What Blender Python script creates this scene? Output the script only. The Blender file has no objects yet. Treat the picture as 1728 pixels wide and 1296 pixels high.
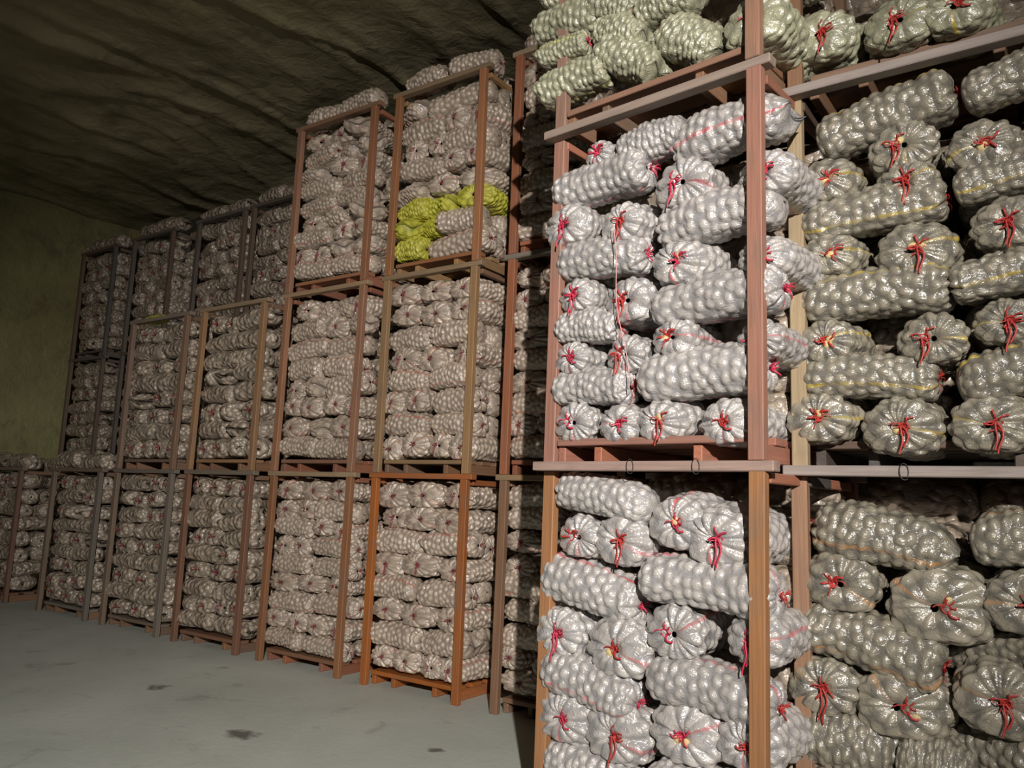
import bpy, bmesh, math, random
import numpy as np
from mathutils import Matrix, Vector

scene = bpy.context.scene
C = scene.collection
PI = math.pi

# ------------------------------------------------------------------ camera, light, exposure
scene.view_settings.view_transform = 'Standard'
scene.view_settings.look = 'None'
scene.view_settings.gamma = 1.0
scene.view_settings.exposure = 0.0
scene.view_settings.use_curve_mapping = False

F_PX = 1344.71
CAM_R = Vector((0.82079669, 0.56993411, 0.03831325))
CAM_U = Vector((0.05210292, -0.14149202, 0.98856729))
CAM_F = Vector((-0.56883924, 0.80941653, 0.14583141))
CAM_P = Vector((0.0, 0.0, 1.59225514))
cd = bpy.data.cameras.new('camera')
cd.sensor_width = 36.0
cd.lens = F_PX / 1728 * 36.0
cd.clip_end = 100
cam = bpy.data.objects.new('camera', cd)
C.objects.link(cam)
cam.matrix_world = Matrix(((CAM_R.x, CAM_U.x, -CAM_F.x, CAM_P.x), (CAM_R.y, CAM_U.y, -CAM_F.y, CAM_P.y),
                           (CAM_R.z, CAM_U.z, -CAM_F.z, CAM_P.z), (0, 0, 0, 1)))
scene.camera = cam

w = bpy.data.worlds.new('world')
scene.world = w
w.use_nodes = True
w.node_tree.nodes['Background'].inputs[0].default_value = (0.9, 1.0, 0.95, 1)
w.node_tree.nodes['Background'].inputs[1].default_value = 0.001

# the hooded work lamp hanging beside the camera, aimed down the store
ld = bpy.data.lights.new('lamp', 'SPOT')
ld.energy = 3700
ld.color = (1.0, 0.94, 0.88)
ld.spot_size = math.radians(64)
ld.spot_blend = 1.0
ld.shadow_soft_size = 0.045
lamp = bpy.data.objects.new('lamp', ld)
C.objects.link(lamp)
lamp.location = (2.25, -2.4, 3.75)
LAMP_DIR = Vector((-0.68, 0.715, -0.205))
lamp.rotation_euler = LAMP_DIR.to_track_quat('-Z', 'Y').to_euler()


# ------------------------------------------------------------------ helpers
def tag(o, label=None, cat=None, group=None, kind=None):
    if label: o['label'] = label
    if cat: o['category'] = cat
    if group: o['group'] = group
    if kind: o['kind'] = kind
    return o


def link(name, data, parent=None):
    o = bpy.data.objects.new(name, data)
    C.objects.link(o)
    if parent is not None:
        o.parent = parent
    return o


def np_mesh(name, V, Fq, mats, smooth=True, attrs=None, mat_idx=None, F3=None):
    """V (n,3), Fq (m,4) quads."""
    me = bpy.data.meshes.new(name)
    V = np.asarray(V, np.float32)
    Fq = np.asarray(Fq, np.int32)
    m = len(Fq)
    me.vertices.add(len(V)); me.vertices.foreach_set('co', V.ravel())
    me.loops.add(m * 4); me.loops.foreach_set('vertex_index', Fq.ravel())
    me.polygons.add(m)
    me.polygons.foreach_set('loop_start', np.arange(0, m * 4, 4, dtype=np.int32))
    me.polygons.foreach_set('loop_total', np.full(m, 4, np.int32))
    me.polygons.foreach_set('use_smooth', np.full(m, smooth, bool))
    for mt in mats:
        me.materials.append(mt)
    if mat_idx is not None:
        me.polygons.foreach_set('material_index', np.asarray(mat_idx, np.int32))
    if attrs:
        for k, a in attrs.items():
            a = np.asarray(a, np.float32)
            if a.ndim == 2:
                at = me.attributes.new(k, 'FLOAT_VECTOR', 'POINT'); at.data.foreach_set('vector', a.ravel())
            else:
                at = me.attributes.new(k, 'FLOAT', 'POINT'); at.data.foreach_set('value', a)
    me.update(calc_edges=True)
    me.validate()
    return me


def tube(pts, r, n=5):
    """swept tube through pts: (verts, quads)"""
    P = np.asarray(pts, float)
    T = np.gradient(P, axis=0)
    T /= np.linalg.norm(T, axis=1)[:, None] + 1e-9
    up = np.array([0.31, 0.17, 0.93])
    A = np.cross(T, up); A /= np.linalg.norm(A, axis=1)[:, None] + 1e-9
    B = np.cross(T, A)
    a = np.arange(n) / n * 2 * PI
    rr = np.full(len(P), r) if np.isscalar(r) else np.asarray(r)
    V = P[:, None, :] + rr[:, None, None] * (np.cos(a)[None, :, None] * A[:, None, :] + np.sin(a)[None, :, None] * B[:, None, :])
    V = V.reshape(-1, 3)
    Q = []
    for i in range(len(P) - 1):
        for j in range(n):
            k = (j + 1) % n
            Q.append((i * n + j, i * n + k, (i + 1) * n + k, (i + 1) * n + j))
    return V, np.array(Q, int)


def join(parts):
    V, Q, o = [], [], 0
    for v, q in parts:
        V.append(v); Q.append(q + o); o += len(v)
    return np.concatenate(V), np.concatenate(Q)


# ------------------------------------------------------------------ materials
def new_mat(name):
    m = bpy.data.materials.new(name)
    m.use_nodes = True
    nt = m.node_tree
    return m, nt, nt.nodes, nt.links, nt.nodes['Principled BSDF']


def node(nt, typ, **kw):
    n = nt.nodes.new(typ)
    for k, v in kw.items():
        setattr(n, k, v)
    return n


def mixc(nt, fac, a, b, blend='MIX'):
    n = nt.nodes.new('ShaderNodeMix'); n.data_type = 'RGBA'; n.blend_type = blend
    for i, v in ((0, fac), (6, a), (7, b)):
        if isinstance(v, (int, float)): n.inputs[i].default_value = v
        elif isinstance(v, tuple): n.inputs[i].default_value = (*v, 1)
        else: nt.links.new(v, n.inputs[i])
    return n.outputs[2]


def mth(nt, op, a, b=None, c=None, clamp=False):
    n = nt.nodes.new('ShaderNodeMath'); n.operation = op; n.use_clamp = clamp
    for i, v in enumerate((a, b, c)):
        if v is None: continue
        if isinstance(v, (int, float)): n.inputs[i].default_value = v
        else: nt.links.new(v, n.inputs[i])
    return n.outputs[0]


def ramp(nt, fac, *stops):
    n = nt.nodes.new('ShaderNodeValToRGB')
    els = n.color_ramp.elements
    while len(els) < len(stops): els.new(0.5)
    for e, (p, c) in zip(els, stops):
        e.position = p
        e.color = (c, c, c, 1) if isinstance(c, (int, float)) else (*c, 1)
    nt.links.new(fac, n.inputs[0])
    return n.outputs[0]


def noise(nt, vec, scale, detail=3, rough=0.5, dist=0.0):
    n = nt.nodes.new('ShaderNodeTexNoise')
    n.inputs['Scale'].default_value = scale; n.inputs['Detail'].default_value = detail
    n.inputs['Roughness'].default_value = rough; n.inputs['Distortion'].default_value = dist
    if vec is not None: nt.links.new(vec, n.inputs['Vector'])
    return n.outputs[0]


def mapping(nt, vec, scale):
    n = nt.nodes.new('ShaderNodeMapping'); n.inputs['Scale'].default_value = scale
    nt.links.new(vec, n.inputs['Vector'])
    return n.outputs[0]


def sack_material(name, film, tuber, spread=0.12, rough=0.34, coat=1.0, stripes=True, voro=False):
    """plastic film over potatoes: 'sack' attribute = (cos, sin, dome height), 'tone' = one value per potato"""
    m, nt, N, L, bs = new_mat(name)
    at = node(nt, 'ShaderNodeAttribute', attribute_name='sack')
    tn = node(nt, 'ShaderNodeAttribute', attribute_name='tone')
    sep = node(nt, 'ShaderNodeSeparateXYZ'); L.new(at.outputs['Vector'], sep.inputs[0])
    tc = node(nt, 'ShaderNodeTexCoord')
    oi = node(nt, 'ShaderNodeObjectInfo')
    dome = sep.outputs[2]
    tone = tn.outputs['Fac']
    bump_h = None
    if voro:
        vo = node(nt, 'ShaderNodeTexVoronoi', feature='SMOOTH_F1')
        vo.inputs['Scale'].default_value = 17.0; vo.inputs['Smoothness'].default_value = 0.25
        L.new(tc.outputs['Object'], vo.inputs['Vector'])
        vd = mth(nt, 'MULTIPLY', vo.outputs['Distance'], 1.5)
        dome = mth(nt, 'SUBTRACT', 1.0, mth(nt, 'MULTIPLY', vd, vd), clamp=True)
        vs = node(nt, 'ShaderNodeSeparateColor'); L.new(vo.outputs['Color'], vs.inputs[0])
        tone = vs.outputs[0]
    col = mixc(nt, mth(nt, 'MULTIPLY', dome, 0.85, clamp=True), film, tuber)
    hs = node(nt, 'ShaderNodeHueSaturation')
    L.new(col, hs.inputs['Color'])
    L.new(mth(nt, 'ADD', 1 - spread / 2 - 0.08, mth(nt, 'ADD', mth(nt, 'MULTIPLY', tone, spread), mth(nt, 'MULTIPLY', oi.outputs['Random'], 0.2))), hs.inputs['Value'])
    col = hs.outputs[0]
    # milky patches where the film stands off the potatoes
    mk = ramp(nt, noise(nt, tc.outputs['Object'], 7.0, 4, 0.6, 0.8), (0.5, 0.0), (0.72, 0.45))
    col = mixc(nt, mk, col, tuple(min(1, c * 1.18 + .03) for c in film))
    if stripes:
        c0 = mth(nt, 'COSINE', mth(nt, 'MULTIPLY', oi.outputs['Alpha'], 2 * PI))
        s0 = mth(nt, 'SINE', mth(nt, 'MULTIPLY', oi.outputs['Alpha'], 2 * PI))
        dot = mth(nt, 'ADD', mth(nt, 'MULTIPLY', c0, sep.outputs[0]), mth(nt, 'MULTIPLY', s0, sep.outputs[1]))
        ln = mth(nt, 'SQRT', mth(nt, 'ADD', mth(nt, 'MULTIPLY', sep.outputs[0], sep.outputs[0]), mth(nt, 'MULTIPLY', sep.outputs[1], sep.outputs[1])))
        dn = mth(nt, 'DIVIDE', dot, mth(nt, 'MAXIMUM', ln, 1e-3))
        fac = mth(nt, 'MULTIPLY', mth(nt, 'SUBTRACT', dn, 0.9968), 700.0, clamp=True)
        fac = mth(nt, 'MULTIPLY', fac, ramp(nt, noise(nt, tc.outputs['Object'], 9.0, 2), (0.35, 0.15), (0.65, 0.8)))
        col = mixc(nt, fac, col, oi.outputs['Color'])
    L.new(col, bs.inputs['Base Color'])
    # fine creases in the film
    v1 = mapping(nt, tc.outputs['Object'], (1.0, 2.2, 2.2))
    n1 = noise(nt, v1, 22.0, 3, 0.55, 1.2)
    n2 = noise(nt, tc.outputs['Object'], 75.0, 2, 0.5, 0.6)
    h = mth(nt, 'ADD', mth(nt, 'MULTIPLY', n1, 0.010), mth(nt, 'MULTIPLY', n2, 0.0012))
    if voro:
        h = mth(nt, 'ADD', h, mth(nt, 'MULTIPLY', dome, 0.028))
    bp = node(nt, 'ShaderNodeBump'); bp.inputs['Strength'].default_value = 0.75; bp.inputs['Distance'].default_value = 1.0
    L.new(h, bp.inputs['Height'])
    L.new(bp.outputs[0], bs.inputs['Normal'])
    L.new(bp.outputs[0], bs.inputs['Coat Normal'])
    bs.inputs['Roughness'].default_value = rough
    bs.inputs['Specular IOR Level'].default_value = 0.85
    bs.inputs['Coat Weight'].default_value = coat
    bs.inputs['Coat Roughness'].default_value = 0.2
    return m


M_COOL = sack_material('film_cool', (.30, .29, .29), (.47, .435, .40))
M_WARM_SHADED = sack_material('film_warm_shaded', (.15, .14, .115), (.33, .295, .22))  # yellowish film; shade over the rightmost stack is darkened into the colour
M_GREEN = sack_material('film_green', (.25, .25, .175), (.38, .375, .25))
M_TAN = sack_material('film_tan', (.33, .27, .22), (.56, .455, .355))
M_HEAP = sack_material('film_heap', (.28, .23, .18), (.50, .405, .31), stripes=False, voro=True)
M_YELLOW = sack_material('yellow_net', (.34, .34, .03), (.58, .55, .06), rough=0.5, coat=0.15, stripes=False)


def plain(name, col, rough=0.6, var=0.25, scale=60.0):
    m, nt, N, L, bs = new_mat(name)
    tc = node(nt, 'ShaderNodeTexCoord')
    n = noise(nt, tc.outputs['Object'], scale, 3)
    c = mixc(nt, n, tuple(x * (1 - var) for x in col), tuple(min(1, x * (1 + var)) for x in col))
    L.new(c, bs.inputs['Base Color']); bs.inputs['Roughness'].default_value = rough
    return m


M_TWINE = plain('red_twine', (.50, .03, .07), 0.45)
M_TWINE_O = plain('orange_twine', (.42, .035, .03), 0.45)
M_TWINE_D = plain('dull_twine', (.26, .055, .065), 0.55)
M_CORD = plain('pink_cord', (.62, .33, .33), 0.5)
M_WIRE = plain('black_wire', (.02, .02, .02), 0.5)
M_SPUD = plain('potato_skin', (.58, .47, .22), 0.55, 0.2, 30)


def wood_material():
    m, nt, N, L, bs = new_mat('wood')
    tc = node(nt, 'ShaderNodeTexCoord'); oi = node(nt, 'ShaderNodeObjectInfo')
    at = node(nt, 'ShaderNodeAttribute', attribute_name='grain')
    v = mapping(nt, at.outputs['Vector'], (2.5, 55.0, 55.0))
    add = node(nt, 'ShaderNodeVectorMath', operation='ADD'); L.new(v, add.inputs[0])
    rv = node(nt, 'ShaderNodeCombineXYZ'); L.new(mth(nt, 'MULTIPLY', oi.outputs['Random'], 90.0), rv.inputs[0]); L.new(oi.outputs['Random'], rv.inputs[1])
    L.new(rv.outputs[0], add.inputs[1])
    g = noise(nt, add.outputs[0], 1.0, 4, 0.6, 0.4)
    hs = node(nt, 'ShaderNodeHueSaturation'); L.new(oi.outputs['Color'], hs.inputs['Color'])
    L.new(mth(nt, 'ADD', 0.62, mth(nt, 'MULTIPLY', g, 0.76)), hs.inputs['Value'])
    # worn grey patches
    wv = mapping(nt, at.outputs['Vector'], (3.0, 9.0, 9.0))
    add2 = node(nt, 'ShaderNodeVectorMath', operation='ADD'); L.new(wv, add2.inputs[0]); L.new(rv.outputs[0], add2.inputs[1])
    wr = ramp(nt, noise(nt, add2.outputs[0], 1.3, 4, 0.6), (0.52, 0.0), (0.75, 0.5))
    c = mixc(nt, wr, hs.outputs[0], (.17, .13, .10))
    L.new(c, bs.inputs['Base Color'])
    bs.inputs['Roughness'].default_value = 0.62
    bp = node(nt, 'ShaderNodeBump'); bp.inputs['Strength'].default_value = 0.35; bp.inputs['Distance'].default_value = 0.01
    L.new(g, bp.inputs['Height']); L.new(bp.outputs[0], bs.inputs['Normal'])
    return m


M_WOOD = wood_material()


def floor_material():
    m, nt, N, L, bs = new_mat('concrete')
    tc = node(nt, 'ShaderNodeTexCoord'); P = tc.outputs['Object']
    n1 = noise(nt, P, 0.7, 5, 0.6, 0.4)
    n2 = noise(nt, P, 14.0, 4, 0.65)
    c = mixc(nt, ramp(nt, n1, (0.3, 0.0), (0.7, 1.0)), (.46, .50, .45), (.64, .68, .62))
    c = mixc(nt, mth(nt, 'MULTIPLY', n2, 0.35), c, (.55, .58, .52))
    n3 = noise(nt, mapping(nt, P, (1.0, 1.0, 1.0)), 2.6, 4, 0.62, 0.5)
    c = mixc(nt, ramp(nt, n3, (0.60, 0.0), (0.72, 0.55)), c, (.27, .27, .24))
    for sx, sy, r in STAINS:
        d = node(nt, 'ShaderNodeVectorMath', operation='DISTANCE')
        L.new(P, d.inputs[0]); d.inputs[1].default_value = (sx, sy, 0)
        dd = mth(nt, 'ADD', d.outputs['Value'], mth(nt, 'MULTIPLY', mth(nt, 'SUBTRACT', noise(nt, P, 8.0, 4, 0.6), 0.5), r * 2.6))
        f = mth(nt, 'MULTIPLY', mth(nt, 'SUBTRACT', 1.0, mth(nt, 'DIVIDE', dd, r)), 1.6, clamp=True)
        c = mixc(nt, mth(nt, 'MULTIPLY', f, 0.8), c, (.06, .055, .05))
    L.new(c, bs.inputs['Base Color'])
    L.new(mth(nt, 'ADD', 0.42, mth(nt, 'MULTIPLY', n1, 0.25)), bs.inputs['Roughness'])
    bp = node(nt, 'ShaderNodeBump'); bp.inputs['Strength'].default_value = 0.25; bp.inputs['Distance'].default_value = 0.01
    L.new(n2, bp.inputs['Height']); L.new(bp.outputs[0], bs.inputs['Normal'])
    return m


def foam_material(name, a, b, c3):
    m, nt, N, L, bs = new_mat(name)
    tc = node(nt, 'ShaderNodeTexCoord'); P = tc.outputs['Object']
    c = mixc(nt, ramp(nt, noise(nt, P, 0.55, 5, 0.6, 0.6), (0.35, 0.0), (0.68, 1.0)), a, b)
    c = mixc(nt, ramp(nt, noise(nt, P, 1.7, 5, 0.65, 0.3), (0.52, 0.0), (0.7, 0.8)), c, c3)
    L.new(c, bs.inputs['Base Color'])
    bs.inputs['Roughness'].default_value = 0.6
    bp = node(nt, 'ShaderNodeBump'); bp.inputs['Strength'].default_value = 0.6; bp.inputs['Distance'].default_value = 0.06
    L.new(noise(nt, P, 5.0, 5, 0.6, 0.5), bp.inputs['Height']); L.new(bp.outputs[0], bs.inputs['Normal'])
    return m


STAINS = [(-4.58, 3.58, .13), (-6.12, 3.93, .11), (-3.43, 4.19, .06), (-6.9, 3.0, .06)]
M_FLOOR = floor_material()
M_WALL = foam_material('wall_foam', (.22, .195, .085), (.34, .33, .15), (.16, .135, .07))
M_LOW_BOUNCE = foam_material('low_bounce_foam', (.06, .055, .04), (.08, .075, .05), (.04, .04, .03))  # wall foam colour darkened so these walls bounce less light
M_CEIL = foam_material('ceiling_foam', (.30, .265, .155), (.46, .41, .25), (.17, .155, .10))


# ------------------------------------------------------------------ room
def grid_obj(name, nx, ny, fn, mat):
    u, v = np.meshgrid(np.linspace(0, 1, nx), np.linspace(0, 1, ny), indexing='ij')
    V = fn(u.ravel(), v.ravel())
    i = np.arange(nx - 1)[:, None] * ny + np.arange(ny - 1)[None, :]
    Q = np.stack([i, i + ny, i + ny + 1, i + 1], -1).reshape(-1, 4)
    o = link(name, np_mesh(name, V, Q, [mat]))
    o['kind'] = 'structure'
    return o


X0, X1, Y0, Y1, ZC = -14.0, 3.2, -4.5, 7.8, 6.35


def slab(name, lo, hi, mat):
    V = np.array([(x, y, z) for x in (lo[0], hi[0]) for y in (lo[1], hi[1]) for z in (lo[2], hi[2])])
    Q = np.array([(0, 1, 3, 2), (4, 6, 7, 5), (0, 4, 5, 1), (2, 3, 7, 6), (0, 2, 6, 4), (1, 5, 7, 3)])
    o = link(name, np_mesh(name, V, Q, [mat], smooth=False)); o['kind'] = 'structure'
    return o


slab('floor', (X0 - .3, Y0 - .3, -.2), (X1 + .3, Y1 + .3, 0), M_FLOOR)
slab('wall_left', (X0 - .3, Y0 - .3, 0), (X0, Y1 + .3, ZC + .4), M_WALL)
slab('wall_back', (X0, Y1, 0), (X1, Y1 + .3, ZC + .4), M_LOW_BOUNCE)
slab('wall_right', (X1, Y0 - .3, 0), (X1 + .3, Y1 + .3, ZC + .4), M_LOW_BOUNCE)
slab('wall_front', (X0, Y0 - .3, 0), (X1, Y0, ZC + .4), M_LOW_BOUNCE)

nrng = np.random.default_rng(5)


def vnoise(x, y, seed):
    """smooth value noise"""
    r = np.random.default_rng(seed).random((64, 64))
    xi = np.floor(x).astype(int); yi = np.floor(y).astype(int)
    fx = x - xi; fy = y - yi
    fx = fx * fx * (3 - 2 * fx); fy = fy * fy * (3 - 2 * fy)
    g = lambda a, b: r[a % 64, b % 64]
    return (g(xi, yi) * (1 - fx) * (1 - fy) + g(xi + 1, yi) * fx * (1 - fy) + g(xi, yi + 1) * (1 - fx) * fy + g(xi + 1, yi + 1) * fx * fy)


def ceil_fn(u, v):
    x = X0 + u * (X1 - X0); y = Y0 + v * (Y1 - Y0)
    wx = x + 0.5 * (vnoise(x * .8, y * .7, 1) - .5)
    z = ZC + 0.14 * (vnoise(x * .35, y * .3, 2) - .5) + 0.05 * (vnoise(x * 1.3, y * .6, 3) - .5)
    # the hung sheets: long creases that run front to back, sharper where two sheets meet
    rid = 1 - np.abs(2 * vnoise(wx * 1.5, y * .35, 4) - 1)
    z -= 0.06 * rid ** 5 + 0.035 * (1 - np.abs(2 * vnoise(wx * 2.6 + y * .6, y * .9, 6) - 1)) ** 5
    d = (wx + 8.75) / .10
    z -= 0.13 * np.exp(-d * d) * np.clip((y - 0.5), 0, 1) * np.clip((4.9 - y), 0, 1)
    z += 0.02 * (vnoise(x * 5, y * 4, 7) - .5)
    return np.stack([x, y, z], -1)


grid_obj('ceiling', 260, 180, ceil_fn, M_CEIL)


# ------------------------------------------------------------------ sacks
SL, SR = .72, .115          # nominal length and radius of the master sacks


def cap_x(r):
    ph = np.arcsin(np.clip(r / SR, 0, 1) ** 1.25)
    return -SL / 2 + .085 * (1 - np.cos(ph)) + .035 * np.exp(-(r / .03) ** 2)


def sack_arrays(nu, nv, seed, dome=.020, round_end=False):
    """one potato-filled film sack along local X: gathered tied mouth at -X, flat welded end with two ears at +X"""
    g = np.random.default_rng(seed)
    n1, n3 = max(5, int(nv * .26)), max(7, int(nv * .24)); n2 = nv - n1 - n3
    ph = np.linspace(.06, PI / 2, n1)
    r1 = SR * np.sin(ph) ** .8
    x1 = cap_x(r1)
    xb0, xb1 = x1[-1], SL / 2 - .15
    x2 = np.linspace(xb0, xb1, n2 + 2)[1:-1]
    q = np.linspace(0, 1, n3)
    x3 = xb1 + (SL / 2 - xb1) * q ** .9
    X = np.concatenate([x1, x2, x3])
    RY = np.concatenate([r1, np.full(n2, SR), SR * (1 - .16 * q ** 2)])
    RZ = np.concatenate([r1, np.full(n2, SR), SR * np.maximum(.035, np.maximum(0, 1 - q ** 1.9) ** .78)])
    if round_end:      # the closed end tucked under: a plain rounded end
        X[-n3:] = xb1 + (SL / 2 - .03 - xb1) * np.sin(q * PI / 2)
        RY[-n3:] = SR * np.maximum(.12, np.cos(q * PI / 2) ** .62); RZ[-n3:] = SR * np.maximum(.035, np.cos(q * PI / 2) ** .7)
    tie = np.exp(-((X + SL / 2) / .08) ** 2)
    k = len(X)
    th = np.arange(nu) / nu * 2 * PI
    xx = np.repeat(X[:, None], nu, 1); tt = np.repeat(th[None, :], k, 0)
    # slow swelling of the outline
    sw = 1 + .06 * np.sin(X * g.uniform(6, 11) + g.uniform(0, 6)) + .04 * np.sin(X * g.uniform(14, 20) + g.uniform(0, 6))
    fade = np.clip((X + SL / 2) / .12, 0, 1) * np.clip((SL / 2 - X) / .14, 0, 1)
    sw = 1 + (sw - 1) * fade
    ry, rz = RY * sw, RZ * sw
    # potatoes pressed against the film
    cx, ct = [], []
    sp = .060
    arc = np.concatenate([[0], np.cumsum(np.hypot(np.diff(X), np.diff(RY)))])
    sc_ = sp * .62
    while sc_ < arc[-1]:
        rr_ = np.interp(sc_, arc, RY)
        nt_ = max(4, int(round(2 * PI * rr_ / sp))); o_ = g.uniform(0, 1)
        for j in range(nt_):
            cx.append(sc_ + g.uniform(-.016, .016)); ct.append((j + o_ + g.uniform(-.24, .24)) / nt_ * 2 * PI)
        sc_ += sp * .92
    cx = np.array(cx); ct = np.array(ct)
    a = g.uniform(.029, .038, len(cx)); b = g.uniform(.024, .031, len(cx)); ro = g.uniform(0, PI, len(cx))
    tones = g.random(len(cx))
    dx = np.repeat(arc[:, None], nu, 1).ravel()[:, None] - cx[None, :]
    dt = (tt.ravel()[:, None] - ct[None, :] + PI) % (2 * PI) - PI
    rad_here = np.repeat(np.maximum(RY, .03)[:, None], nu, 1).ravel()
    dt = dt * rad_here[:, None]
    p = (dx * np.cos(ro) + dt * np.sin(ro)) / a
    s = (-dx * np.sin(ro) + dt * np.cos(ro)) / b
    d2 = p * p + s * s
    hh = np.where(d2 < 1, np.maximum(0, 1 - d2) ** .6, 0)
    h = hh.max(1).reshape(k, nu); tone = tones[hh.argmax(1)].reshape(k, nu)
    hf = .5 * (h + .34 + np.sqrt((h - .34) ** 2 + .03))
    amp = dome * np.minimum(1, np.clip((X + SL / 2 - .012) / .03, 0, 1)) * np.clip((SL / 2 - X) / .05, .1, 1)
    d = amp[:, None] * (hf - .62)
    # gathers running into the tied mouth
    m = g.integers(10, 14); phs = g.uniform(0, 6, 3)
    wob = tt * m + 1.8 * np.sin(tt + phs[0]) + 1.5 * np.sin(tt * 2 + phs[1]) + .9 * np.sin(tt * 3 + phs[2]) + 25 * (xx + SL / 2) * np.sin(tt + phs[1])
    pl = (np.abs(np.sin(wob / 2)) ** .8 - .62) * (.75 + .4 * np.sin(tt * 3 + phs[1]) + .25 * np.sin(tt * 5 + phs[0]))
    d = d + pl * (tie * np.minimum(RY, SR) * .17 * np.clip(1.25 - RY / SR, .35, 1))[:, None]
    px_ = (-pl * .03 * (tie * np.clip(RY / SR, 0, 1))[:, None])
    px_ = px_ - (d * (tie * .6)[:, None])
    Y = (ry[:, None] + d) * np.cos(tt); Z = (rz[:, None] + d * np.clip(rz / SR, .25, 1)[:, None]) * np.sin(tt)
    # ears of the welded end
    ear = (0 if round_end else 1) * np.clip((X - (SL / 2 - .06)) / .06, 0, 1)[:, None]
    XX = xx + px_ + ear * .035 * (np.abs(np.cos(tt)) ** 3 - .35) + ear * .012 * np.sin(Y * 60 + phs[2])
    Z = Z + ear * .02 * np.sin(Y * 38 + phs[0])
    # bend and sag
    Y = Y + g.uniform(-.08, .08) * ((2 * X / SL) ** 2)[:, None] * .5
    Z = Z - .026 * ((2 * X / SL) ** 2 - .4)[:, None] * fade[:, None]
    Z = np.where(Z < -SR * .78, -SR * .78 + (Z + SR * .78) * .5, Z)
    V = np.stack([XX, Y, Z], -1).reshape(-1, 3)
    i = np.arange(k - 1)[:, None] * nu + np.arange(nu)[None, :]
    j = np.arange(k - 1)[:, None] * nu + (np.arange(nu)[None, :] + 1) % nu
    Q = np.stack([i, i + nu, j + nu, j], -1).reshape(-1, 4)
    e0 = (k - 1) * nu
    seam = [(e0 + a_ % nu, e0 + a_ + 1, e0 + nu - a_ - 1, e0 + (nu - a_) % nu) for a_ in range(1, nu // 2 - 1)]
    Q = np.concatenate([Q, np.array(seam)])
    A = np.stack([np.cos(tt), np.sin(tt), h], -1).reshape(-1, 3)
    return V, Q, A, tone.ravel()


def sack_mesh(seed):
    V, Q, A, T = sack_arrays(92, 124, seed, round_end=seed < 106)
    return np_mesh('potato_sack', V, Q, [M_COOL], attrs={'sack': A, 'tone': T})


SACKS = [sack_mesh(100 + i) for i in range(9)]         # six with a plain rounded end, three pillow-ended
SR_TIE = SR


def tie_arrays(seed, long):
    """red twine: a wound ring at the mouth, short frayed strands along the gathers, sometimes a hanging loop"""
    g = np.random.default_rng(seed)
    parts = []
    for k in range(2):
        a = np.linspace(0, 2 * PI, 17); rr = .012 + .006 * k + .002 * np.sin(a * 3)
        parts.append(tube(np.stack([cap_x(rr) - .010 - .006 * k, rr * np.cos(a), rr * np.sin(a)], -1), .0038))
    for k in range(g.integers(7, 10)):
        a = g.uniform(0, 2 * PI); ln = g.uniform(.028, .062)
        r = np.linspace(.004, ln, 7); aa = a + g.uniform(-.7, .7) * (r / ln) ** 2
        lift = .012 + .012 * np.sin(np.linspace(0, PI, 7)) * g.uniform(.2, 1)
        parts.append(tube(np.stack([cap_x(r) - lift, r * np.cos(aa), r * np.sin(aa)], -1), g.uniform(.0022, .0048)))
    if long:
        for k in range(2 if long == 1 else 3):
            z = np.linspace(0, -g.uniform(.085, .15), 10)
            y = .012 * (k - .5) * np.sin(np.linspace(0, PI * .8, 10)) * 2 + .01 * np.sin(z * 40 + k)
            parts.append(tube(np.stack([-SL / 2 - .006 - .014 * np.sin(np.linspace(0, PI / 2, 10)) - .004 * k, y, z], -1), .0042))
    return join(parts)


TIES = {0: [], 1: []}
for i in range(4):
    for lg in (0, 1):
        V, Q = tie_arrays(40 + i * 2 + lg, lg)
        TIES[lg].append(np_mesh('twine_tie', V, Q, [M_TWINE]))


def ball(n=10, m=8, sx=1, sy=1, sz=1):
    th = np.linspace(.05, PI - .05, m); ph = np.arange(n) / n * 2 * PI
    V = np.stack([sx * np.sin(th)[:, None] * np.cos(ph), sy * np.sin(th)[:, None] * np.sin(ph), sz * np.cos(th)[:, None] * np.ones(n)], -1).reshape(-1, 3)
    Q = [(i * n + j, (i + 1) * n + j, (i + 1) * n + (j + 1) % n, i * n + (j + 1) % n) for i in range(m - 1) for j in range(n)]
    return V, np.array(Q)


_v, _q = ball(14, 12, .024, .030, .025)
_v = _v * (1 + .06 * np.sin(_v[:, :1] * 120 + _v[:, 1:2] * 90))
SPUD = np_mesh('potato', _v, _q, [M_SPUD])

# ------------------------------------------------------------------ stacks of crates
TIER = 1.8
# name: (x, y of the left front post, turn in degrees, width between post centres)
STACKS = {
    'A': (-2.188, 3.49, -6.8, 1.137), 'B': (-.98, 3.69, -1.0, 1.14),
    'c0': (-3.662, 5.195, 0, 1.04), 'c1': (-5.052, 5.195, 0, 1.005), 'c2': (-6.447, 5.195, 0, 1.069),
    'c3': (-7.864, 5.195, 0, 1.048), 'c4': (-9.30, 5.195, 0, 1.11), 'c5': (-10.817, 5.195, 0, 1.132),
    'c6': (-12.80, 5.195, 0, 1.06),
    'r1': (-13.24, 6.40, 0, .98), 'r2': (-11.70, 6.40, 0, 1.02), 'r3': (-10.03, 6.40, 0, 1.04), 'r4': (-8.80, 6.40, 0, 1.0),
}
PHRASE = {'A': 'nearest stack', 'B': 'rightmost stack', 'c0': 'shadowed stack', 'c1': 'yellow-sack stack', 'c2': 'stack left of yellow sacks'}
TIERNAME = {1: 'bottom crate', 2: 'middle crate', 3: 'top crate'}
ORD = ['', 'first', 'second', 'third', 'fourth', 'fifth', 'sixth', 'seventh', 'eighth', 'ninth', 'tenth', 'eleventh', 'twelfth']


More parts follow.
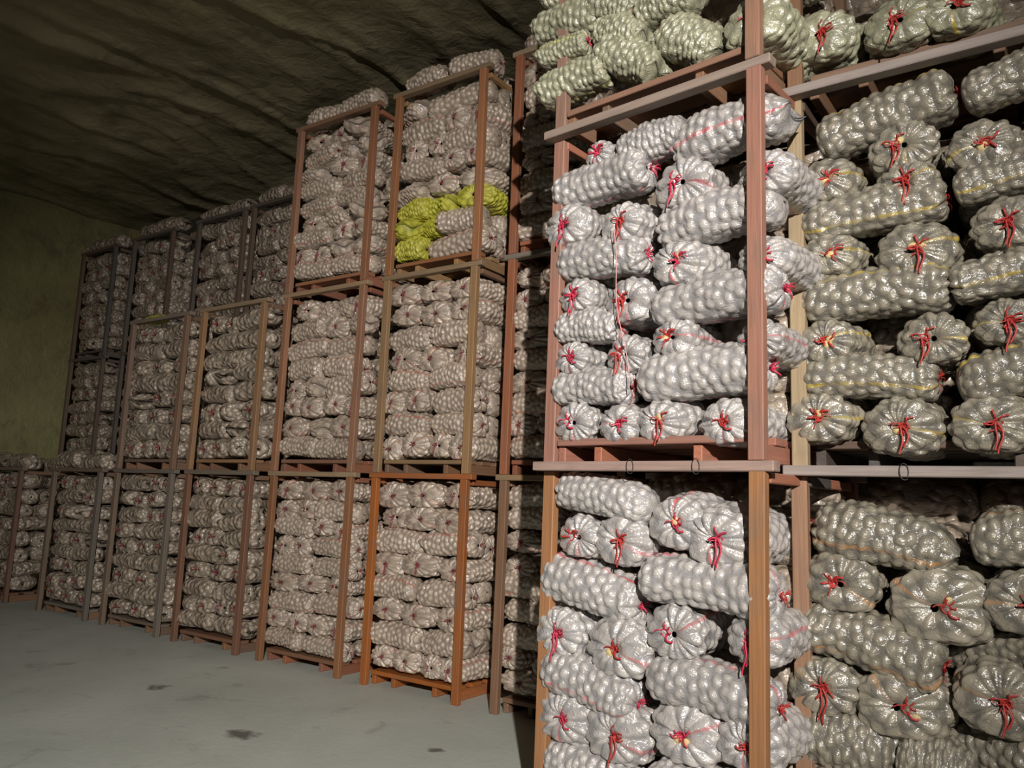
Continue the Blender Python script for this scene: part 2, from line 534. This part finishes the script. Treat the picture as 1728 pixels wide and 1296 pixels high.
def stack_matrix(st, tier):
    x, y, a, wd = STACKS[st]
    return Matrix.Translation((x, y, (tier - 1) * TIER)) @ Matrix.Rotation(math.radians(a), 4, 'Z')


ALL = []     # every sack: dict


def add_sack(st, tier, layer, ty, u, y, z, L, R, tilt=0, note='', sa=-1, yaw=0, wide=1.1, side=False, yellow=False, hidden=False):
    g = random.Random(len(ALL) * 7 + 3)
    if ty == 'E':        # tied mouth to the front
        base = 90; u0 = .5 - sa
        ctr = Vector((u, y + L / 2, z))
    elif ty == 'P':      # welded end to the front, turned to the right
        base = -32 + yaw; u0 = sa
        L = max(L, .55)
        ctr = Vector((u - .08, y + .12, z))
    elif 'L' in note or (note == '' and g.random() < .5):
        base = 0; u0 = .5 - sa; ctr = Vector((u, y, z))
    else:
        base = 180; u0 = sa; ctr = Vector((u, y, z))
    rot = Matrix.Rotation(math.radians(-tilt), 4, 'Y') @ Matrix.Rotation(math.radians(base + yaw), 4, 'Z')
    M = stack_matrix(st, tier) @ Matrix.Translation(ctr) @ rot
    S = Vector((L / SL, R * wide / SR, R / SR))
    wp = M.translation
    rel = wp - CAM_P
    ALL.append(dict(st=st, tier=tier, layer=layer, ty=ty, u=u, M=M, S=S, R=R, L=L, note=note, sa=(u0 % 1 if sa >= 0 else None),
                    side=side, yellow=yellow, hidden=hidden, dist=rel.length, depth=rel.dot(CAM_F),
                    px=864 + F_PX * rel.dot(CAM_R) / rel.dot(CAM_F), py=648 - F_PX * rel.dot(CAM_U) / rel.dot(CAM_F), front=(wp.y)))


NEAR = [
('A',2,9,'E',0.253,-0.02,1.615,0.62,0.074,0,'',-1),
('A',2,9,'S',0.549,0.078,1.604,0.431,0.108,6,'L',-1),
('A',2,9,'S',0.95,0.093,1.558,0.638,0.123,4,'L',0.97),
('A',2,8,'S',0.23,0.086,1.475,0.66,0.116,2,'R',-1),
('A',2,8,'E',0.709,-0.02,1.336,0.62,0.131,0,'long',0.95),
('A',2,8,'E',1.157,-0.02,1.277,0.62,0.105,0,'',-1),
('A',2,7,'E',0.039,-0.02,1.267,0.62,0.117,0,'long',-1),
('A',2,7,'E',0.406,-0.02,1.208,0.62,0.11,0,'long',-1),
('A',2,7,'S',0.91,0.089,1.146,0.69,0.119,2,'L',0.2),
('A',2,6,'S',0.227,0.082,1.056,0.62,0.112,-3,'R',-1),
('A',2,6,'E',0.738,-0.02,0.946,0.62,0.114,0,'mouth',-1),
('A',2,6,'E',1.159,-0.02,0.892,0.62,0.095,0,'',-1),
('A',2,5,'E',0.123,-0.02,0.867,0.62,0.092,0,'long',-1),
('A',2,5,'E',0.426,-0.02,0.796,0.62,0.117,0,'long',-1),
('A',2,5,'S',0.884,0.085,0.748,0.728,0.115,2,'R',-1),
('A',2,4,'S',0.177,0.063,0.695,0.441,0.093,-4,'R',-1),
('A',2,4,'E',0.682,-0.02,0.583,0.62,0.097,0,'mouth',0.0),
('A',2,4,'E',1.097,-0.02,0.527,0.62,0.092,0,'',0.02),
('A',2,3,'E',0.112,-0.02,0.537,0.62,0.094,0,'',-1),
('A',2,3,'E',0.414,-0.02,0.526,0.62,0.101,0,'long',-1),
('A',2,3,'S',0.812,0.093,0.401,0.737,0.123,2,'R',-1),
('A',2,2,'S',0.212,0.07,0.378,0.535,0.1,-2,'R',-1),
('A',2,1,'E',0.104,-0.02,0.203,0.62,0.112,0,'',-1),
('A',2,1,'E',0.422,-0.02,0.186,0.62,0.103,0,'',0.5),
('A',2,1,'E',0.652,-0.02,0.188,0.62,0.104,0,'mouthlong',-1),
('A',2,1,'E',0.964,-0.02,0.171,0.62,0.104,0,'',-1),
('A',1,8,'S',0.304,0.07,1.624,0.635,0.1,-8,'L',-1),
('A',1,8,'E',0.734,-0.02,1.522,0.62,0.127,0,'mouth',0.25),
('A',1,8,'E',0.947,-0.02,1.466,0.62,0.132,0,'long',-1),
('A',1,7,'E',0.154,-0.02,1.434,0.62,0.111,0,'',-1),
('A',1,7,'E',0.444,-0.02,1.431,0.62,0.131,0,'long',0.93),
('A',1,6,'S',0.197,0.099,1.186,0.662,0.129,-10,'R',0.17),
('A',1,6,'S',0.846,0.093,1.26,0.735,0.123,-2,'R',0.2),
('A',1,5,'E',0.079,-0.02,0.962,0.62,0.125,0,'long',-1),
('A',1,5,'E',0.416,-0.02,0.933,0.62,0.137,0,'mouth',0.95),
('A',1,5,'E',0.685,-0.02,1.043,0.62,0.126,0,'',0.1),
('A',1,5,'E',1.08,-0.02,1.063,0.62,0.109,0,'long',0.05),
('A',1,4,'S',0.223,0.088,0.74,0.618,0.118,-11,'R',0.93),
('A',1,4,'S',0.864,0.085,0.822,0.683,0.115,-4,'R',0.2),
('A',1,3,'E',0.13,-0.02,0.567,0.62,0.125,0,'',-1),
('A',1,3,'E',0.431,-0.02,0.553,0.62,0.135,0,'long',0.95),
('A',1,3,'E',0.771,-0.02,0.628,0.62,0.137,0,'mouth',0.08),
('A',1,3,'E',1.072,-0.02,0.646,0.62,0.11,0,'',-1),
('A',1,2,'S',0.246,0.083,0.344,0.583,0.113,-6,'R',-1),
('A',1,2,'S',0.867,0.076,0.398,0.632,0.106,-4,'R',-1),
('A',1,1,'E',0.181,-0.02,0.152,0.62,0.122,0,'',-1),
('A',1,1,'E',0.478,-0.02,0.176,0.62,0.121,0,'',-1),
('A',1,1,'E',0.746,-0.02,0.204,0.62,0.115,0,'',-1),
('A',1,1,'E',1.015,-0.02,0.251,0.62,0.109,0,'',-1),
('A',3,1,'S',0.037,0.079,0.311,0.517,0.109,2,'L',-1),
('A',3,1,'P',0.41,0.083,0.299,0.4,0.113,-25,'',-1),
('A',3,1,'P',0.742,0.088,0.282,0.357,0.118,-25,'',-1),
('A',3,2,'S',-0.023,0.044,0.506,0.376,0.074,-2,'R',0.05),
('A',3,2,'S',-0.026,0.082,0.695,0.533,0.112,-10,'R',-1),
('A',3,2,'P',0.346,0.065,0.481,0.304,0.095,0,'',-1),
('A',3,3,'P',0.28,0.073,0.666,0.344,0.103,0,'',-1),
('A',3,3,'S',0.621,0.068,0.538,0.39,0.098,0,'L',0.12),
('A',3,2,'E',1.089,-0.02,0.23,0.62,0.131,0,'',0.2),
('A',3,4,'S',0.039,0.078,0.895,0.509,0.108,0,'R',-1),
('A',3,4,'S',0.509,0.076,0.795,0.481,0.106,8,'L',-1),
('A',3,4,'S',0.947,0.074,0.636,0.437,0.104,8,'L',-1),
('B',2,9,'S',0.353,0.093,1.586,0.661,0.123,10,'R',0.17),
('B',2,9,'S',0.868,0.076,1.643,0.472,0.106,10,'R',-1),
('B',2,8,'E',0.42,-0.02,1.42,0.62,0.121,0,'mouthlong',-1),
('B',2,8,'E',0.768,-0.02,1.351,0.62,0.118,0,'mouth',0.55),
('B',2,7,'E',0.141,-0.02,1.326,0.62,0.107,0,'mouth',0.03),
('B',2,7,'E',0.457,-0.02,1.252,0.62,0.098,0,'long',0.07),
('B',2,7,'S',0.798,0.065,1.212,0.412,0.095,8,'R',0.92),
('B',2,6,'S',0.29,0.078,1.147,0.683,0.108,3,'R',0.91),
('B',2,6,'E',0.83,-0.02,0.995,0.62,0.11,0,'long',-1),
('B',2,5,'E',0.145,-0.02,0.971,0.62,0.102,0,'mouth',0.02),
('B',2,5,'E',0.503,-0.02,0.935,0.62,0.122,0,'mouthlong',0.05),
('B',2,5,'S',0.804,0.068,0.798,0.437,0.098,8,'L',0.95),
('B',2,4,'S',0.291,0.09,0.768,0.702,0.12,1,'R',0.12),
('B',2,4,'E',0.817,-0.02,0.583,0.62,0.094,0,'long',0.5),
('B',2,3,'E',0.111,-0.02,0.564,0.62,0.109,0,'mouth',0.06),
('B',2,3,'E',0.508,-0.02,0.539,0.62,0.115,0,'long',0.98),
('B',2,3,'S',0.786,0.081,0.391,0.444,0.111,12,'R',0.15),
('B',2,2,'S',0.251,0.076,0.393,0.642,0.106,-4,'R',0.93),
('B',2,1,'E',0.074,-0.02,0.217,0.62,0.124,0,'mouth',0.0),
('B',2,1,'E',0.417,-0.02,0.166,0.62,0.122,0,'mouthlong',0.97),
('B',2,1,'E',0.757,-0.02,0.172,0.62,0.119,0,'long',0.45),
('B',1,8,'S',0.302,0.097,1.489,0.622,0.127,-9,'L',0.93),
('B',1,8,'S',0.808,0.082,1.523,0.427,0.112,4,'R',0.18),
('B',1,7,'E',0.121,-0.02,1.299,0.62,0.13,0,'',0.9),
('B',1,7,'E',0.55,-0.02,1.238,0.62,0.151,0,'mouth',0.4),
('B',1,7,'E',0.838,-0.02,1.28,0.62,0.129,0,'',0.5),
('B',1,6,'S',0.236,0.096,1.053,0.634,0.126,-12,'R',0.9),
('B',1,6,'P',0.807,0.048,1.077,0.194,0.078,10,'',-1),
('B',1,5,'E',0.074,-0.02,0.857,0.62,0.126,0,'long',0.4),
('B',1,5,'E',0.394,-0.02,0.831,0.62,0.138,0,'mouth',0.35),
('B',1,5,'E',0.738,-0.02,0.909,0.62,0.148,0,'long',0.45),
('B',1,4,'S',0.123,0.112,0.631,0.502,0.142,-6,'R',-1),
('B',1,4,'S',0.472,0.084,0.613,0.309,0.114,-8,'R',-1),
('B',1,4,'P',0.743,0.088,0.67,0.249,0.118,10,'',-1),
('B',1,3,'E',0.078,-0.02,0.409,0.62,0.123,0,'',-1),
('B',1,3,'E',0.381,-0.02,0.408,0.62,0.121,0,'',-1),
('B',1,3,'E',0.665,-0.02,0.458,0.62,0.115,0,'',-1),
('B',3,1,'E',0.123,-0.02,0.266,0.62,0.133,0,'long',0.6),
('B',3,1,'E',0.432,-0.02,0.219,0.62,0.123,0,'long',0.03),
('B',3,1,'E',0.691,-0.02,0.207,0.62,0.118,0,'',-1),
('B',3,2,'S',0.049,0.07,0.585,0.353,0.1,4,'R',0.05),
('B',3,2,'S',0.445,0.064,0.55,0.401,0.094,6,'R',-1),
]
for (st, tier, ly, ty, u, y, z, L, R, tilt, note, sa) in NEAR:
    if st == 'B' and ty == 'S' and u > .74:
        L += .16; u += .08
    if st == 'A' and tier == 3 and ty == 'S' and ly == 1:
        note = 'R'
    if st == 'A' and ty == 'P':
        ty, note, tilt, L = 'S', 'L', -26 - 8 * (ly == 1), L * 1.2
    off = (st, tier, ly) in (('A', 1, 1), ('B', 1, 3))
    wd = 1.16 if ty == 'E' else 1.0
    if ty == 'E': R *= 1.05
    else: L *= .94
    add_sack(st, tier, ly, ty, u, y, z, L, R, tilt, note, sa, wide=wd, hidden=off)
for i in range(4):
    for k in range(2):
        add_sack('B', 1, 2 - k, 'E', .12 + .29 * i, -.02, .30 - .13 * k, .62, .10, hidden=True)
# second row inside the two near stacks, behind the sacks that lie crosswise
for st, tops in (('A', {1: 1.6, 2: 1.5, 3: .7}), ('B', {1: 1.55, 2: 1.5, 3: .5})):
    for tier, top in tops.items():
        z = .25
        while z < top:
            for yy in (.50, .84):
                for uu in (.30, .86):
                    add_sack(st, tier, 0, 'S', uu, yy, z, .56, .115, hidden=True)
            z += .2
        z = .25
        while z < 1.72:
            for uu in (.30, .86):
                add_sack(st, tier, 0, 'S', uu, .96, z, .60, .115, hidden=True)
            z += .18


def fill(st, tier, seed, nl=9, wild=0.0, top=0, mix=None):
    """layers of sacks: mouths to the front (E) or lying crosswise (S); right-hand ends show in the gaps between stacks"""
    g = random.Random(seed)
    W = STACKS[st][3]
    z0, z1 = .125, 1.70
    pitch = (z1 - z0) / nl
    last = ''
    for ly in range(1, nl + 1):
        z = z0 + pitch * (ly - .5) + .01
        R = pitch * .5 * g.uniform(1.04, 1.22)
        pat = mix[ly - 1] if mix else g.choice([p for p in ('EEEE', 'SS', 'EES', 'SEE', 'EEE', 'SS') if p[0] != last[:1] or g.random() < .3])
        last = pat
        cnt = sum(1.0 if c != 'S' else 2.0 for c in pat)
        x = -.02; span = W + .05
        for c in pat:
            wdt = span * (1.0 if c != 'S' else 2.0) / cnt * g.uniform(.93, 1.07)
            uu = x + wdt / 2; x += wdt
            jz = g.uniform(-.02, .02); sa = g.choice([-1, -1, .9, .1, .2])
            yw = g.uniform(-7, 7) + wild * g.uniform(-16, 16); tl = g.uniform(-4, 4) + wild * g.uniform(-10, 10)
            yel = False
            if c == 'Y': c = 'E'; yel = True
            if c == 'Z': c = 'S'; yel = True
            if c == 'E':
                ty = 'P' if g.random() < wild * .5 else 'E'
                add_sack(st, tier, ly, ty, uu, g.uniform(-.02, .025) + (.08 if ty == 'P' else 0), z + jz, .60, R, tl * .5, g.choice(['', '', 'long']), sa, yw, wide=wdt / 2 / R * g.uniform(.98, 1.08), yellow=yel)
            else:
                add_sack(st, tier, ly, 'S', uu, R - g.uniform(-.005, .02), z + jz, wdt * 1.04, R, tl, g.choice('LR'), sa, yw * .6, wide=1.05, yellow=yel)
        rows = (.80,) if pat[-1] in 'EY' else (.30, .55, .80)
        for yy in rows:
            add_sack(st, tier, ly, 'S', W - .25 + g.uniform(-.02, .03), yy + .05, z + g.uniform(-.012, .012), .56, R, g.uniform(-4, 4), g.choice('LR'), -1, g.uniform(-8, 8), wide=1.12, side=True)
            add_sack(st, tier, ly, 'S', .25, yy + .05, z, .54, R, hidden=True)
    for k in range(top):
        add_sack(st, tier, nl + 1, 'S', W * (k + .5) / max(1, top) + g.uniform(-.05, .05), .09, 1.875 + g.uniform(-.015, .035), min(.66, W / top * 1.08), .115, g.uniform(-3, 3), g.choice('LR'), -1, g.uniform(-10, 10))
        add_sack(st, tier, nl + 1, 'S', W * (k + .5) / max(1, top) + g.uniform(-.08, .08), .55, 1.84 + g.uniform(-.02, .04), min(.66, W / top * 1.08), .12, g.uniform(-3, 3), g.choice('LR'), -1, g.uniform(-10, 10), side=True)


fill('c0', 1, 11); fill('c0', 2, 12); fill('c0', 3, 13, 8, .4, top=2)
fill('c1', 1, 21, 8, mix=['EEEE', 'SS', 'EEE', 'SS', 'EEE', 'SS', 'EEE', 'EEE'])
fill('c1', 2, 22, 8, mix=['EEEE', 'SS', 'EES', 'SS', 'EEE', 'SS', 'EEE', 'EEE'])
fill('c1', 3, 23, 8, .8, top=2, mix=['ZS', 'YYS', 'ZYY', 'EEE', 'SEE', 'EES', 'SEE', 'ES'])
fill('c2', 1, 31, mix=['SS', 'EEEE', 'SS', 'EEE', 'SS', 'EES', 'SEE', 'EES', 'EEE'])
fill('c2', 2, 32, 8, .7); fill('c2', 3, 33, 9, .9, top=2)
fill('c3', 1, 41, 9, .2); fill('c3', 2, 42, 8, .7)
fill('c4', 1, 51, 9, .3); fill('c4', 2, 52, 8, .4)
fill('c5', 1, 61, 9, .4, top=2); fill('c6', 1, 71, 8, .5, top=2)
for i, st in enumerate(('r1', 'r2', 'r3', 'r4')):
    fill(st, 3, 80 + i, 8, .5, top=2)
fill('r1', 2, 91, 8, .3); fill('r2', 2, 92, 8, .3)
add_sack('c4', 2, 10, 'S', .34, .06, 1.80, .40, .055, 0, 'L', -1, 0, yellow=True)

# ---- which are individuals: the 300 that show largest
for s in ALL:
    vis = not s['hidden'] and -60 < s['px'] < 1790 and -60 < s['py'] < 1350
    if s['st'] == 'c0' and s['px'] > 945: vis = False
    s['rank'] = s['dist'] * (1.5 if s['side'] else 1.0) + (0 if vis else 1000)
    if s['st'] not in PHRASE and not s['yellow']: s['rank'] += 500
    if s['yellow']: s['rank'] = 0
ALL.sort(key=lambda s: s['rank'])
INDIV = [s for s in ALL[:300] if s['rank'] < 400]
REST = ALL[len(INDIV):]

# ---- labels
for key in {(s['st'], s['tier'], s['layer']) for s in INDIV}:
    row = [s for s in INDIV if (s['st'], s['tier'], s['layer']) == key]
    for flag in (False, True):
        sub = sorted([s for s in row if s['side'] == flag], key=lambda s: (s['u'], s['front']) if not flag else (s['front'], s['u']))
        for k, s in enumerate(sub):
            s['pos'] = k + 1; s['n'] = len(sub)


def sack_label(s):
    st, tier, ly = s['st'], s['tier'], s['layer']
    where = f"{TIERNAME[tier]}, {PHRASE.get(st, 'far left')}"
    layer = f"{ORD[ly]} layer up"
    if s['yellow'] and st == 'c4':
        return 'small yellow sack lying on top of a far crate, below the dark back row'
    if s['side']:
        pos = f"{ORD[s['pos']]} from front" if s['n'] > 1 else 'alone'
        return f"sack end on right face, {pos}, {layer}, {where}"
    pos = f"{ORD[s['pos']]} from left" if s['n'] > 1 else 'alone'
    if s['yellow']: d = 'lime yellow net'
    elif s['ty'] == 'E': d = 'red-tied end-on'
    elif s['ty'] == 'P': d = 'film flap-end'
    else: d = 'sideways film'
    return f"{d} sack, {pos}, {layer}, {where}"


STRIPE = {'A': (.62, .06, .08), 'B': (.55, .40, .04), 'c': (.50, .16, .12)}
for i, s in enumerate(INDIV):
    g = random.Random(i + 900)
    pillow = s['ty'] == 'P' or (s['st'] in 'AB' and s['tier'] == 3) or g.random() < .2
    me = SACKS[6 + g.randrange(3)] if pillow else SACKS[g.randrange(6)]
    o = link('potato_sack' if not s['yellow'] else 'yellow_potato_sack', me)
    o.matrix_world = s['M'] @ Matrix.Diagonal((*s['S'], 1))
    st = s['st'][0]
    mat = M_YELLOW if s['yellow'] else (M_GREEN if (s['tier'] == 3 and st in 'AB') else {'A': M_COOL, 'B': M_WARM_SHADED}.get(st, M_TAN))
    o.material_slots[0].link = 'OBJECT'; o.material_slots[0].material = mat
    col = STRIPE[st] if not (st == 'A' and s['tier'] == 3) else (.55, .52, .05)
    if st == 'B' and s['tier'] == 1: col = (.48, .22, .06)
    a = s['sa']
    if a is None:
        a = .75
    o.color = (*col, a)
    tag(o, sack_label(s), 'sack', 'yellow net sacks' if s['yellow'] else f"potato sacks in the {TIERNAME[s['tier']]} of the {PHRASE.get(st if st in 'AB' else s['st'], 'far stack')}")
    # twine at the mouth; the hanging ends stay plumb
    if s['ty'] != 'P':
        lg = 1 if 'long' in s['note'] else 0
        t = link('twine_tie', TIES[lg][g.randrange(4)], o)
        sc = s['S']
        k = .95 if st in 'AB' else .62
        t.scale = (SL and 1, k * 1.0 / sc.y, k * 1.0 / sc.z)
        if st == 'c':
            t.material_slots[0].link = 'OBJECT'; t.material_slots[0].material = M_TWINE_D
        elif g.random() < .35 or st == 'B':
            t.material_slots[0].link = 'OBJECT'; t.material_slots[0].material = M_TWINE_O
        if 'mouth' in s['note']:
            a0 = g.uniform(0, 2 * PI)
            for q in range(g.choice((1, 1, 2))):
                p = link('potato', SPUD, o)
                aq = a0 + q * g.uniform(1.2, 2.2); rq = g.uniform(.014, .028)
                p.location = (-SL / 2 + .022, rq * math.cos(aq), rq * math.sin(aq))
                p.rotation_euler = (g.uniform(0, 3), g.uniform(0, 3), 0)
                p.scale = (.72 / sc.x, .72 / sc.y, .72 / sc.z)

# ---- everything farther or hidden: one heap
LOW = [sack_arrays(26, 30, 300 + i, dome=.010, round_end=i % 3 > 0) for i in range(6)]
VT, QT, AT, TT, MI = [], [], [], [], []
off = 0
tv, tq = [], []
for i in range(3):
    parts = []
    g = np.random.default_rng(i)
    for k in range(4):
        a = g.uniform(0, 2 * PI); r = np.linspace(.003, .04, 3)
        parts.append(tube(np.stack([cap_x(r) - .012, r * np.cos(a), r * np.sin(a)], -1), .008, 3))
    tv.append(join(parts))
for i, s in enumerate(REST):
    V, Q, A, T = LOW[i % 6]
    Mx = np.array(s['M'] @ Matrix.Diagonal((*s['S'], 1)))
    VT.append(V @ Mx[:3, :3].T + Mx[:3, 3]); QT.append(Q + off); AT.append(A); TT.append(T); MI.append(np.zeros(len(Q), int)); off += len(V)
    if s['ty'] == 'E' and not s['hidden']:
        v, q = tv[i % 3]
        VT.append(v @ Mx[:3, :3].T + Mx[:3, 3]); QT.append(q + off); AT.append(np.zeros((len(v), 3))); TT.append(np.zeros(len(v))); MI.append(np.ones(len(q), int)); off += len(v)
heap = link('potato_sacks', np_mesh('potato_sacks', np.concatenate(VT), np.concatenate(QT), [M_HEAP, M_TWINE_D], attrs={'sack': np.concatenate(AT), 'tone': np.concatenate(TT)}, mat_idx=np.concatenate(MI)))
tag(heap, 'countless grey film potato sacks filling the farther crates of the back rows', 'sacks', kind='stuff')


# ------------------------------------------------------------------ crates
BOXES = {}


def board(dx, dy, dz):
    """a sawn board with eased edges, centred; 'grain' runs along its longest side"""
    key = (round(dx, 4), round(dy, 4), round(dz, 4))
    if key in BOXES: return BOXES[key]
    bm = bmesh.new()
    bmesh.ops.create_cube(bm, size=1)
    bmesh.ops.scale(bm, vec=(dx, dy, dz), verts=bm.verts)
    bmesh.ops.bevel(bm, geom=bm.edges[:], offset=.004, segments=1, affect='EDGES')
    me = bpy.data.meshes.new('board')
    bm.to_mesh(me); bm.free()
    me.materials.append(M_WOOD)
    ax = int(np.argmax([dx, dy, dz])); order = [ax] + [i for i in range(3) if i != ax]
    co = np.empty(len(me.vertices) * 3, np.float32); me.vertices.foreach_get('co', co); co = co.reshape(-1, 3)
    at = me.attributes.new('grain', 'FLOAT_VECTOR', 'POINT'); at.data.foreach_set('vector', np.ascontiguousarray(co[:, order]).ravel())
    BOXES[key] = me
    return me


ORANGE, RED, PINK = (0.331, 0.108, 0.032), (0.274, 0.108, 0.061), (0.317, 0.130, 0.083)
TAN, BROWN, GREY, OCHRE = (0.288, 0.202, 0.122), (0.216, 0.122, 0.072), (0.194, 0.151, 0.115), (0.317, 0.187, 0.086)


def crate(st, tier, label, post_c, rail_c, base_c=None, inset_left=False, brace=False):
    W = STACKS[st][3]
    base_c = base_c or post_c
    e = link('wooden_crate', None)
    e.matrix_world = stack_matrix(st, tier)
    tag(e, label, 'crate', 'stacked wooden potato crates')
    g = random.Random(hash((st[0], len(label), tier)) if False else sum(map(ord, st)) * 7 + tier)
    D = 1.05

    def part(name, size, loc, col, rot=(0, 0, 0)):
        o = link(name, board(*size), e)
        o.location = loc; o.rotation_euler = rot
        j = g.uniform(.85, 1.15); wr = g.uniform(-.02, .02)
        o.color = (max(0, col[0] * j + wr), col[1] * j, max(0, col[2] * j - wr * .5), 1)
        return o
    pw, pd = .07, .05
    for i, (px, py) in enumerate(((0, -.04), (W, -.04), (0, D), (W, D))):
        if inset_left and i == 0: px, py = -.02, .03
        if inset_left and i == 1: py = -.04
        c = post_c if i < 2 else base_c
        part('post', (pw, pd, 1.755), (px, py, 1.755 / 2), c, (0, g.uniform(-.006, .006), 0))
    part('top_rail', (W + .15, .07, .045), (W / 2, -.025, 1.7775), rail_c)
    part('top_rail', (W + .15, .07, .045), (W / 2, D, 1.7775), rail_c)
    for x in (0, W):
        part('top_rail', (.045, D - .08, .045), (x, D / 2 - .005, 1.7325), base_c)
    # pallet base: bearers front to back, boards across
    for x in (.045, .27, W * .72, W - .06):
        part('bearer', (.045, D - .04, .08), (x, D / 2 + (.10 if st == 'B' else .01), .042), base_c)
    for k in range(5):
        wid = .13
        part('deck_board', (W - .06, wid, .035), (W / 2, .07 + (.10 if st == 'B' else 0) + k * (D - .24) / 4, .10), base_c if k or st == 'B' else post_c)
    if brace:
        part('brace', (0.022, 0.013, 0.540), (W + .02, .42, .36), rail_c, (math.radians(-38), 0, 0))
    return e


crate('A', 1, 'bottom crate of the nearest stack, orange post, pale pink top rail', (0.288, 0.137, 0.058), (0.331, 0.230, 0.194), PINK, True)
crate('A', 2, 'middle crate of the nearest stack, reddish-pink posts and slatted orange base', (0.274, 0.137, 0.101), (0.274, 0.216, 0.180), PINK, True)
crate('A', 3, 'top crate of the nearest stack, cut by the frame, brown posts with brace', (0.274, 0.151, 0.101), (0.245, 0.180, 0.144), BROWN, True, True)
crate('B', 1, 'bottom crate of the rightmost stack, short brown post, pale grey top rail', (0.274, 0.166, 0.108), (0.302, 0.259, 0.238), (0.108, 0.079, 0.065), True)  # base colour darkened to stand for shade beneath the sacks
crate('B', 2, 'middle crate of the rightmost stack, pale tan post, shaded grey top rail', (0.331, 0.252, 0.151), (0.259, 0.216, 0.194), (0.079, 0.061, 0.050), True)  # shade under the overhanging sacks is put into the dark base colour
crate('B', 3, 'top crate of the rightmost stack, dark, cut by the upper frame edge', BROWN, GREY, BROWN, True)
crate('c0', 1, 'bottom crate of the stack half in shadow behind the nearest stack', BROWN, TAN)
crate('c0', 2, 'middle crate of the stack half in shadow, reddish left post', RED, GREY)
crate('c0', 3, 'top crate of the stack half in shadow, just under the dark ceiling', RED, TAN)
crate('c1', 1, 'bright orange crate on the floor, below the yellow-sack stack', (0.331, 0.108, 0.025), ORANGE, ORANGE)
crate('c1', 2, 'ochre-posted middle crate right below the crate holding yellow sacks', OCHRE, TAN, BROWN)
crate('c1', 3, 'top crate holding the yellow sacks, orange-brown posts', (0.302, 0.137, 0.065), TAN, OCHRE)
crate('c2', 1, 'floor crate with rust-brown posts, left of the bright orange crate', (0.245, 0.115, 0.058), TAN, RED)
crate('c2', 2, 'middle crate, second full crate from the shadowed stack, red-brown right post', (0.259, 0.137, 0.086), TAN, RED)
crate('c2', 3, 'top crate at the left end of the tall stacks, red-brown posts', (0.274, 0.130, 0.072), BROWN, RED)
crate('c3', 1, 'floor crate with rusty left post, fourth along from the shadowed stack', (0.216, 0.108, 0.065), GREY, BROWN)
crate('c3', 2, 'upper crate with two golden-brown posts, left of the tall stacks', (0.302, 0.166, 0.079), TAN, BROWN)
crate('c4', 1, 'floor crate with grey-brown posts, under the leftmost second-tier crate', GREY, GREY, BROWN)
crate('c4', 2, 'leftmost second-tier crate of the front row, small yellow sack on top', (0.216, 0.137, 0.094), GREY, BROWN)
crate('c5', 1, 'second floor crate from the left frame edge, nothing stacked on it', GREY, GREY, BROWN)
crate('c6', 1, 'leftmost floor crate, cut by the left frame edge', (0.202, 0.108, 0.072), GREY, BROWN)
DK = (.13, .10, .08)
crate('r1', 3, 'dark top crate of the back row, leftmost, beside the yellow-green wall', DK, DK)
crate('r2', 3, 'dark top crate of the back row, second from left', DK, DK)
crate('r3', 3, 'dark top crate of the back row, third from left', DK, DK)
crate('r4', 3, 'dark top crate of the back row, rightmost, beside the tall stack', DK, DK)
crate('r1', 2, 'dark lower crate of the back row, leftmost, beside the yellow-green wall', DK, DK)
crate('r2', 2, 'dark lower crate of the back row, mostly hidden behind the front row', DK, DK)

# ------------------------------------------------------------------ loose twine and wire
Ms = stack_matrix('A', 2)
pts = []
for k in range(26):
    t = k / 25
    pts.append(Ms @ Vector((.405 + .012 * math.sin(t * 9) + .10 * t, -.075 - .012 * math.sin(t * 5), 1.17 - .83 * t)))
V, Q = tube([tuple(q) for q in pts], .0024, 6)
tag(link('hanging_cord', np_mesh('hanging_cord', V, Q, [M_CORD])), 'long thin pink cord hanging down the sacks of the nearest middle crate', 'cord')


def wire_loop(st, tier, u, z):
    Mx = stack_matrix(st, tier)
    a = np.linspace(-.5, 2 * PI * .85, 22)
    P = np.stack([u + .018 * np.cos(a) + .006 * a / 6, -.062 - .006 * np.sin(a * .5), z + .034 * np.sin(a)], -1)
    P = [tuple(Mx @ Vector(tuple(q))) for q in P]
    V, Q = tube(P, .0022, 5)
    return link('wire_loop', np_mesh('wire_loop', V, Q, [M_WIRE]))


for st, u, lb in (('A', .52, 'left black wire loop on the pale rail of the nearest bottom crate'), ('A', .86, 'right black wire loop on the pale rail of the nearest bottom crate'),
                  ('B', .42, 'left black wire loop on the grey rail of the rightmost bottom crate'), ('B', .86, 'right black wire loop on the grey rail of the rightmost bottom crate')):
    tag(wire_loop(st, 1, u, 1.775), lb, 'wire', 'wire loops on the crate rails')
